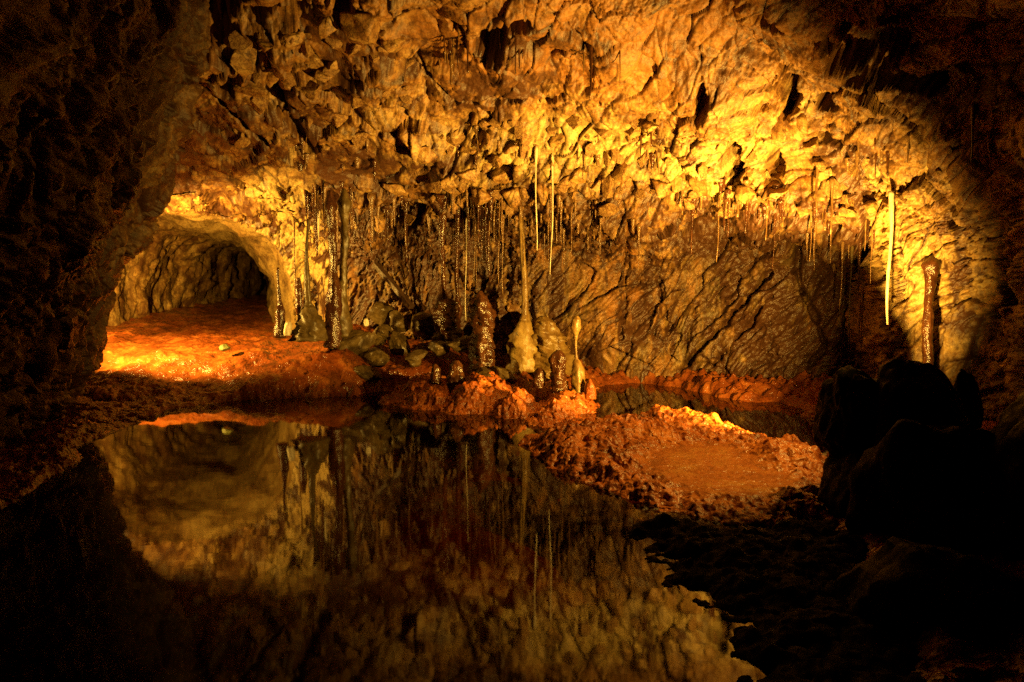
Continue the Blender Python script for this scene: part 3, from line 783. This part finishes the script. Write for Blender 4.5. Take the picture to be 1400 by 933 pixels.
# ================================================================== dripstone
def spindle(path, radii, sides=8, seed=0, lump=0.0, lump_s=20.0, flute=0.0):
    """a tapering round body along a path (n,3), capped by points"""
    path = np.asarray(path, float); n = len(path)
    a = np.linspace(0, 2 * math.pi, sides, endpoint=False)
    radii = np.asarray(radii, float)
    fl = 1 + flute * np.cos(a * 5 + seed) + flute * .6 * np.cos(a * 9 + 2.1 * seed)
    v = np.stack([path[:, None, 0] + radii[:, None] * np.cos(a)[None] * fl[None], path[:, None, 1] + radii[:, None] * np.sin(a)[None] * fl[None], np.repeat(path[:, 2][:, None], sides, 1)], -1)
    if lump:
        q_ = v.reshape(-1, 3).astype(np.float32) * lump_s + seed
        f1_, _, _, _ = worley(q_, seed)
        g_ = (lump * (0.6 - f1_) + lump * 0.6 * fbm(q_ * 0.3, 2, seed=seed)).reshape(n, sides)
        cs = np.stack([np.cos(a), np.sin(a), 0 * a], -1)[None]
        v = v + g_[..., None] * cs * np.minimum(1, radii[:, None, None] / 0.11)
    verts = v.reshape(-1, 3)
    idx = np.arange(n * sides).reshape(n, sides)
    nx_ = np.roll(idx, -1, 1)
    q4 = np.stack([idx[:-1], nx_[:-1], nx_[1:], idx[1:]], -1).reshape(-1, 4)
    tri = np.concatenate([np.stack([q4[:, 0], q4[:, 1], q4[:, 2]], 1), np.stack([q4[:, 0], q4[:, 2], q4[:, 3]], 1)])
    t0, t1 = len(verts), len(verts) + 1
    verts = np.concatenate([verts, path[:1], path[-1:]])
    ca = np.stack([np.full(sides, t0), nx_[0], idx[0]], 1); cb = np.stack([np.full(sides, t1), idx[-1], nx_[-1]], 1)
    return verts, np.concatenate([tri, ca, cb])
def hang(name, top_, length, r0, r1, mat, label, cat, group=None, seed=0, sides=7, rings=12, wob=0.014, lump=0.0, lump_s=20, flute=0.0, prof=None, parent=None):
    rg = np.random.default_rng(seed)
    t = np.linspace(0, 1, rings)
    ph = rg.uniform(0, 6, 2); a = wob * length
    t = t ** 1.3; path = np.stack([a * np.sin(t * 5 + ph[0]) * t, a * np.sin(t * 4 + ph[1]) * t, -t * length], 1)
    rad = r0 + (r1 - r0) * t ** 0.8 + r0 * 1.5 * np.exp(-t * length / 0.11)
    rad[0] *= 0.3
    if prof is not None: rad = np.interp(t, [p[0] for p in prof], [p[1] for p in prof])
    rad = rad * (1 + 0.16 * rg.normal(size=rings))
    v, f = spindle(path, rad, sides, seed, lump, lump_s, flute)
    o = mesh_from(name, v, f, mat, parent)
    o.location = top_
    if not parent: tag(o, label, cat, group)
    return o

def straw_at(px, py, len_px, r_px, mat, label, group, seed, fwd=0.05, name='stalactite', cat='stalactite', tip=0.5):
    h = hit(cave_wall, px, py)
    if h is None: return None
    loc, nor, dv = h
    p = loc - dv * fwd
    s = p.y / F
    p.z += 0.06
    return hang(name, p, len_px * s + 0.05, r_px * s, r_px * s * tip, mat, label, cat, group, seed)

# -- thick individual formations: (px, top py, bottom py, depth, profile [(t, radius px)])
def wall_d(px, py, gap):
    h = hit(cave_wall, px, py)
    return h[0].y - gap if h else 9.0
def column(name, px, y0, y1, d, prof, mat, label, cat, seed, px1=None, lump=0.0, lump_s=22, sides=18, rings=48, flute=0.05, group=None, parts=None):
    a, b = P(px, y0, d), P(px1 if px1 is not None else px, y1, d)
    s = d / F
    t = np.linspace(0, 1, rings)
    rg = np.random.default_rng(seed)
    ph = rg.uniform(0, 6, 2)
    L = a[2] - b[2]
    path = np.stack([(b[0] - a[0]) * (t - 1) + 0.010 * L * np.sin(t * 6 + ph[0]), 0.010 * L * np.sin(t * 5 + ph[1]), L * (1 - t)], 1)
    rad = np.interp(t, [p[0] for p in prof], [p[1] for p in prof]) * s
    def body(sl):
        v, f = spindle(path[sl], rad[sl], sides, seed, lump, lump_s, flute)
        vq = v.astype(np.float32) + seed * 1.7
        rr_ = np.interp(v[:, 2], path[::-1, 2], rad[::-1])
        ctr_ = np.stack([np.interp(v[:, 2], path[::-1, 2], path[::-1, 0]), np.interp(v[:, 2], path[::-1, 2], path[::-1, 1])], 1)
        rd = (v[:, :2] - ctr_) / (rr_[:, None] + 1e-6)
        rn = (0.22 + 0.2 * sstep(0.08, 0.2, rr_)) * fbm(vq * np.array([9, 9, 3.5], np.float32), 4, 0.65, seed=seed) + 0.10 * fbm(vq * 30, 2, 0.6, seed=seed + 1)
        v[:, :2] += rd * (rn * np.maximum(rr_, 0.012))[:, None]
        v[:, :2] += np.stack([fbm(vq * 2.5 + 5, 2, seed=seed + 2), fbm(vq * 2.5 + 9, 2, seed=seed + 3)], 1) * np.minimum(0.015, rr_ * 0.25)[:, None]
        return v, f
    if parts:
        o = bpy.data.objects.new(name, None); COL.objects.link(o)
        for pn, t0, t1, *pm in parts:
            i0, i1 = int(round(t0 * (rings - 1))), int(round(t1 * (rings - 1)))
            v, f = body(slice(i0, i1 + 1))
            mesh_from(pn, v, f, pm[0] if pm else mat, o)
    else:
        v, f = body(slice(0, rings))
        o = mesh_from(name, v, f, mat)
    o.location = b
    return tag(o, label, cat, group)

column('column', 712, 225, 508, 10.0, [(0, 6), (.1, 3), (.5, 3.6), (.72, 5), (.80, 13), (.88, 19), (1, 21)], M_YELLOW, 'tall slim yellow column widening to a bright flared foot', 'column', 401, 716, lump=0.015, sides=22, rings=70, parts=[('shaft', 0, .76, M_OCHRE), ('foot', .76, 1)])
column('column', 604, 268, 430, 10.3, [(0, 12), (.12, 5), (.4, 3.2), (.8, 3), (1, 6)], M_WETBROWN, 'thicker wet brown twin column glinting above the red stump', 'column', 402, 608, lump=0.015, parts=[('root', 0, .14), ('shaft', .14, 1)])
column('column', 624, 272, 430, 10.3, [(0, 9), (.12, 4), (.4, 2.6), (.8, 2.6), (1, 5)], M_WETBROWN, 'thinner wet brown twin column beside the long black shadow', 'column', 403, 626, lump=0.015, parts=[('root', 0, .14), ('shaft', .14, 1)])
column('stalagmite', 612, 408, 474, 10.2, [(0, 3), (.08, 12), (.3, 16), (1, 19)], M_WETBROWN, 'wet red brown stump below the twin columns', 'stalagmite', 404, lump=0.03, sides=26, rings=40)
column('stalagmite', 658, 398, 512, 9.45, [(0, 2), (.06, 6), (.14, 12), (.3, 15), (.5, 14), (1, 17)], M_WETBROWN, 'tall glistening red brown stalagmite standing on the rubble', 'stalagmite', 405, 660, lump=0.03, sides=26, rings=60)
column('stalagmite', 595, 498, 536, 8.75, [(0, 2), (.15, 6), (.5, 8), (1, 9)], M_WETBROWN, 'smallest dark wet stalagmite on the shore ledge', 'stalagmite', 406, lump=0.025, sides=20, rings=28)
column('stalagmite', 624, 493, 536, 8.75, [(0, 3), (.15, 9), (.5, 12), (1, 13)], M_WETBROWN, 'fat dark wet stalagmite on the fan shaped crust', 'stalagmite', 407, lump=0.03, sides=22, rings=30)
column('stalagmite', 737, 503, 530, 8.7, [(0, 3), (.2, 7.5), (.55, 8.5), (1, 8)], M_WETBROWN, 'small round brown stalagmite knob beside the yellow column foot', 'stalagmite', 408, lump=0.02, sides=18, rings=22)
column('stalagmite', 763, 479, 536, 8.6, [(0, 3), (.1, 9), (.25, 11), (.5, 9), (1, 11)], M_WETBROWN, 'dark wet stalagmite with a bulbous head next to the yellow stub', 'stalagmite', 409, lump=0.025, sides=22, rings=34, parts=[('head', 0, .42), ('stump', .42, 1)])
column('stalagmite', 788, 432, 536, 8.55, [(0, 2), (.05, 6), (.16, 7), (.24, 3.5), (.33, 1.8), (.56, 1.6), (.60, 6), (.7, 8), (1, 10)], M_OCHRE, 'yellow stub with a thin stem and knob rising from it', 'stalagmite', 410, 789, lump=0.012, sides=18, rings=60, parts=[('knob', 0, .26), ('stem', .26, .58), ('stub', .58, 1)])
column('stalagmite', 742, 432, 512, 10.1, [(0, 4), (.1, 14), (.4, 22), (1, 34)], M_OCHRE, 'broad ochre flowstone cone against the wall behind the bulbous stalagmite', 'stalagmite', 411, 752, lump=0.03, sides=26, rings=40)
column('column', 381, 366, 462, 9.6, [(0, 1.6), (.3, 2), (.5, 3), (.62, 6), (.75, 6), (.85, 8), (1, 9)], M_WETBROWN, 'thin wet column with a bulbous foot at the tunnel mouth', 'column', 412, 383, lump=0.015, sides=16, rings=44, parts=[('shaft', 0, .56), ('foot', .56, 1)])
column('stalagmite', 394, 440, 459, 9.55, [(0, 3), (.15, 4.5), (1, 5.5)], M_PALE, 'tiny pale stalagmite stub on the tunnel floor', 'stalagmite', 413, sides=14, rings=16)
column('column', 421, 300, 466, 9.7, [(0, 1.5), (.3, 2.2), (.5, 4), (.68, 4), (.74, 9), (.85, 16), (1, 21)], M_BOULDER, 'slender dark column on a flared olive cone by the tunnel mouth', 'column', 414, 421, lump=0.025, sides=24, rings=56, parts=[('shaft', 0, .71), ('foot', .71, 1)])
column('column', 454, 262, 475, 9.9, [(0, 2), (.1, 9), (.22, 5), (.5, 5), (.62, 9), (.75, 11), (1, 11)], M_WETBROWN, 'dark wet column nearest the flared olive cone', 'column', 415, 456, lump=0.025, sides=20, rings=56)
column('column', 470, 258, 460, 10.0, [(0, 2), (.1, 8), (.22, 5), (.6, 5.5), (.8, 8), (1, 13)], M_BOULDER, 'olive brown column behind the leaning slab', 'column', 416, 470, lump=0.025, sides=20, rings=56)
column('stalactite', 408, 380, 432, 10.0, [(0, 3), (.3, 5), (.8, 4), (1, 1)], M_WETBROWN, 'short dark wet stalactite before the bright tunnel jamb', 'stalactite', 417, lump=0.015, sides=14, rings=30)
column('column', 1273, 350, 540, wall_d(1272, 366, 0.05), [(0, 3), (.06, 11), (.16, 7), (.25, 5.5), (1, 6)], M_WETBROWN, 'wet red brown column before the bright right wall', 'column', 418, 1266, lump=0.014, sides=18, rings=60)
column('stalactite', 1218, 262, 444, wall_d(1217, 290, 0.10), [(0, 3.5), (.3, 2.4), (.6, 2.1), (1, 1.3)], M_PALE, 'long pale straw stalactite shining before the right wall', 'stalactite', 419, 1214, sides=10, rings=40, flute=0.0)
column('stalagmite', 807, 518, 545, 8.4, [(0, 1), (.3, 5), (1, 9)], M_CRUST, 'tiny orange cone in the water beside the yellow stub', 'stalagmite', 420, lump=0.01, sides=14, rings=20)

# -- named straws
for k, (px, py, ln_, r_, mt, lab) in enumerate([
    (733, 205, 135, 1.5, M_PALE, 'white straw stalactite hanging right of the yellow column'),
    (755, 215, 158, 1.3, M_PALE, 'long thin white straw, second one right of the yellow column'),
    (637, 300, 138, 1.2, M_PALE, 'very long thin straw ending above a small ochre stone'),
    (402, 300, 128, 1.2, M_STRAW, 'long thin straw before the bright tunnel jamb'),
    (435, 292, 40, 1.6, M_PALE, 'short white straw in front of the dark wet columns'),
    (1152, 335, 90, 1.6, M_STRAW, 'brown straw left of the dark notch in the right lip'),
    (1165, 340, 135, 1.6, M_BOULDER, 'long olive straw hanging in front of the dark slanting wall'),
    (1180, 395, 80, 1.3, M_STRAW, 'thin straw hanging from the torn edge of the right wall'),
    (1138, 250, 70, 1.8, M_STRAW, 'brown straw dangling above the bright right wall lip'),
    (1118, 225, 66, 1.8, M_STRAW, 'dark straw on the bright lip beside a deep socket'),
    (1331, 150, 70, 2.0, M_WETBROWN, 'dark straw hanging in the gloom of the right roof'),
    (808, 68, 66, 1.8, M_WETBROWN, 'dark roof straw, longest of the bunch on the orange roof'),
    (705, 50, 50, 1.3, M_WETBROWN, 'thin dark straw alone on the roof slab'),
    (1176, 420, 50, 1.2, M_STRAW, 'short straw low on the torn edge of the right wall')]):
    straw_at(px, py, ln_, r_, mt, lab, None, 500 + k, 0.03)

# -- fringes of straws along the lip
rr = random.Random(5)
def fringe(n, x0, x1, yfun, lmin, lmax, rmin, rmax, mats, label, group, fwd=(-0.01, 0.025)):
    cs = [rr.uniform(x0, x1) for _ in range(max(3, n // 7))]
    for i in range(n):
        px = rr.uniform(x0, x1) if rr.random() < 0.35 else min(max(rr.choice(cs) + rr.gauss(0, 7), x0), x1)
        py = yfun(px) + rr.uniform(-30, 14)
        ln_ = lmin + (lmax - lmin) * rr.random() ** 2.4
        mt = rr.choice(mats)
        f_ = (ln_ - lmin) / (lmax - lmin)
        lab = ('long' if f_ > 0.6 else 'middling' if f_ > 0.2 else 'short') + (' dark brown ' if mt is M_WETBROWN else ' tan ') + label
        straw_at(px, py, ln_, rr.uniform(rmin, rmax) * (0.8 + 0.8 * rr.random() ** 3), mt, lab, group, rr.randrange(10**6), rr.uniform(*fwd), tip=rr.uniform(0.15, 0.7))
fringe(42, 555, 690, lambda x: 290, 20, 115, 0.9, 2.2, [M_STRAW, M_WETBROWN, M_WETBROWN], 'straw in the fringe above the wet twin columns', 'fringe above the twin columns')
fringe(34, 415, 555, lambda x: 272 + (x - 415) * 0.12, 16, 90, 1.0, 2.4, [M_WETBROWN, M_WETBROWN, M_STRAW], 'straw in the tangle above the rubble pile', 'tangle above the rubble pile')
fringe(40, 695, 905, lambda x: 292 + (x - 700) * 0.12, 12, 70, 0.8, 1.8, [M_STRAW, M_WETBROWN, M_STRAW], 'straw in the fringe right of the yellow column', 'fringe right of the yellow column')
fringe(44, 925, 1075, lambda x: 272 + max(0, x - 1030) * 0.4, 14, 85, 0.9, 2.0, [M_STRAW, M_WETBROWN], 'straw in the fringe over the dark slanting wall', 'fringe over the dark slanting wall')
fringe(22, 1075, 1195, lambda x: 300 + (x - 1075) * 0.3, 14, 80, 0.9, 1.8, [M_STRAW, M_WETBROWN], 'straw on the torn edge left of the bright right wall', 'straws on the torn edge')
fringe(30, 620, 900, lambda x: 205, 8, 40, 0.8, 1.6, [M_STRAW, M_WETBROWN], 'straw under the brightest yellow band of the roof', 'straws under the bright band', (-0.01, 0.02))
fringe(22, 600, 860, lambda x: 70, 10, 46, 0.8, 1.5, [M_WETBROWN, M_STRAW], 'straw on the orange roof', 'straws on the orange roof', (-0.01, 0.02))
fringe(14, 380, 520, lambda x: 215, 8, 26, 1.0, 1.8, [M_WETBROWN, M_STRAW], 'straw on the roof above the tunnel mouth', 'straws above the tunnel mouth', (-0.01, 0.02))
fringe(12, 1090, 1370, lambda x: 215, 10, 36, 1.0, 1.8, [M_WETBROWN, M_STRAW], 'straw on the roof over the bright right wall', 'straws over the right wall', (-0.01, 0.02))

# ------------------------------------------------------------------ broken blocks standing out of the roof and lip
def block_at(px, py, wpx, hpx, seed, out=0.3):
    h = hit(cave_wall, px, py)
    if h is None: return
    loc, nor, dv = h
    s = loc.y / F
    v, f = rock_mesh('rock_block', seed, (1, 1, 1), 16, 4, 0.03, 0.35)
    v = v / np.abs(v).max(0) * np.array([wpx * s / 2, (wpx + hpx) * s / 4, hpx * s / 2])
    o = mesh_from('rock_block', v, f, M_ROCK, cave_wall, smooth=True)
    o.location = loc + nor * ((-0.15 if wpx > 33 else 0.05) * min(wpx, hpx) * s / 2)
    rg = random.Random(seed)
    o.rotation_euler = (rg.uniform(-.5, .5), rg.uniform(-.5, .5), rg.uniform(-.5, .5))
for k, (px, py, wp, hp) in enumerate([(335, 78, 44, 40), (372, 100, 46, 46), (362, 62, 30, 22), (405, 52, 40, 16), (430, 80, 40, 36), (440, 105, 30, 26), (450, 30, 36, 60), (500, 30, 50, 60), (395, 118, 30, 22), (270, 90, 20, 26),
     (418, 125, 34, 20), (540, 60, 36, 30), (350, 120, 34, 20), (455, 90, 26, 20), (1090, 175, 26, 46), (1068, 180, 20, 50), (1110, 200, 26, 30), (985, 200, 26, 20), (960, 250, 40, 44), (930, 245, 26, 40), (905, 255, 22, 30),
     (1125, 235, 30, 30), (890, 175, 24, 18), (760, 190, 26, 20), (700, 270, 30, 30), (660, 265, 36, 30), (640, 240, 40, 26), (690, 240, 34, 30), (740, 265, 20, 34), (790, 240, 30, 30), (820, 255, 34, 24), (850, 235, 30, 30), (610, 250, 30, 24),
     (580, 215, 36, 26), (540, 260, 40, 20), (520, 300, 26, 34), (560, 300, 30, 26), (870, 180, 30, 20), (700, 205, 24, 16), (640, 205, 24, 16), (1160, 290, 30, 26), (1190, 285, 26, 20), (1060, 265, 40, 20), (1100, 290, 40, 22), (1020, 265, 30, 26)]):
    block_at(px, py, wp, hp, 700 + k)

# smaller broken stones along the lip and in the roof: a few shapes, copied
base_blocks = []
for k in range(8):
    v, f = rock_mesh('rock_block', 900 + k, (1, 1, 1), 15, 3, 0.02, 0.32)
    v = v / np.abs(v).max(0)
    base_blocks.append(mesh_from('rock_block', v, f, M_ROCK, cave_wall, smooth=False))
rb = random.Random(21)
zones = [(70, 600, 1010, 165, 235, 8, 26), (50, 560, 900, 235, 300, 8, 26), (40, 930, 1190, 215, 300, 9, 28), (40, 290, 570, 40, 190, 10, 34), (20, 1190, 1370, 200, 380, 8, 20)]
nb = 0
for n_, x0, x1, y0, y1, s0, s1 in zones:
    for _ in range(n_):
        h = hit(cave_wall, rb.uniform(x0, x1), rb.uniform(y0, y1))
        if h is None: continue
        loc, nor, dv = h
        sz = (s0 + (s1 - s0) * rb.random() ** 2) * loc.y / F / 2
        if nb < 8: o = base_blocks[nb]
        else:
            o = base_blocks[nb % 8].copy(); COL.objects.link(o); o.parent = cave_wall
        nb += 1
        o.scale = (sz * rb.uniform(.8, 1.5), sz * rb.uniform(.7, 1.1), sz * rb.uniform(.6, 1.2))
        o.location = loc - nor * sz * 0.25
        o.rotation_euler = (rb.uniform(-3, 3), rb.uniform(-3, 3), rb.uniform(-3, 3))

# ------------------------------------------------------------------ timber prop
a, b = np.array(P(513, 362, 10.7)), np.array(P(563, 420, 10.3))
dirv = Vector(b - a); L = dirv.length
nseg = 14
tv_ = []
rg = np.random.default_rng(3)
sec = [(-.055, -.03), (.0, -.045), (.055, -.032), (.06, .03), (.01, .042), (-.055, .035)]
for i in range(nseg):
    t = i / (nseg - 1)
    for (sx, sy) in sec:
        k = 1 + 0.10 * rg.normal()
        tv_.append((sx * k + 0.012 * math.sin(t * 4), sy * k, t * L))
fcs = []
for i in range(nseg - 1):
    for j in range(6):
        fcs.append([i * 6 + j, i * 6 + (j + 1) % 6, (i + 1) * 6 + (j + 1) % 6, (i + 1) * 6 + j])
me = bpy.data.meshes.new('timber_prop'); me.from_pydata(tv_, [], fcs + [list(range(5, -1, -1)), [(nseg - 1) * 6 + j for j in range(6)]]); me.materials.append(M_WOOD)
tim = bpy.data.objects.new('timber_prop', me); COL.objects.link(tim)
tim.location = a; tim.rotation_euler = dirv.to_track_quat('Z', 'Y').to_euler()
tag(tim, 'dark old timber prop leaning on the rubble pile', 'timber')
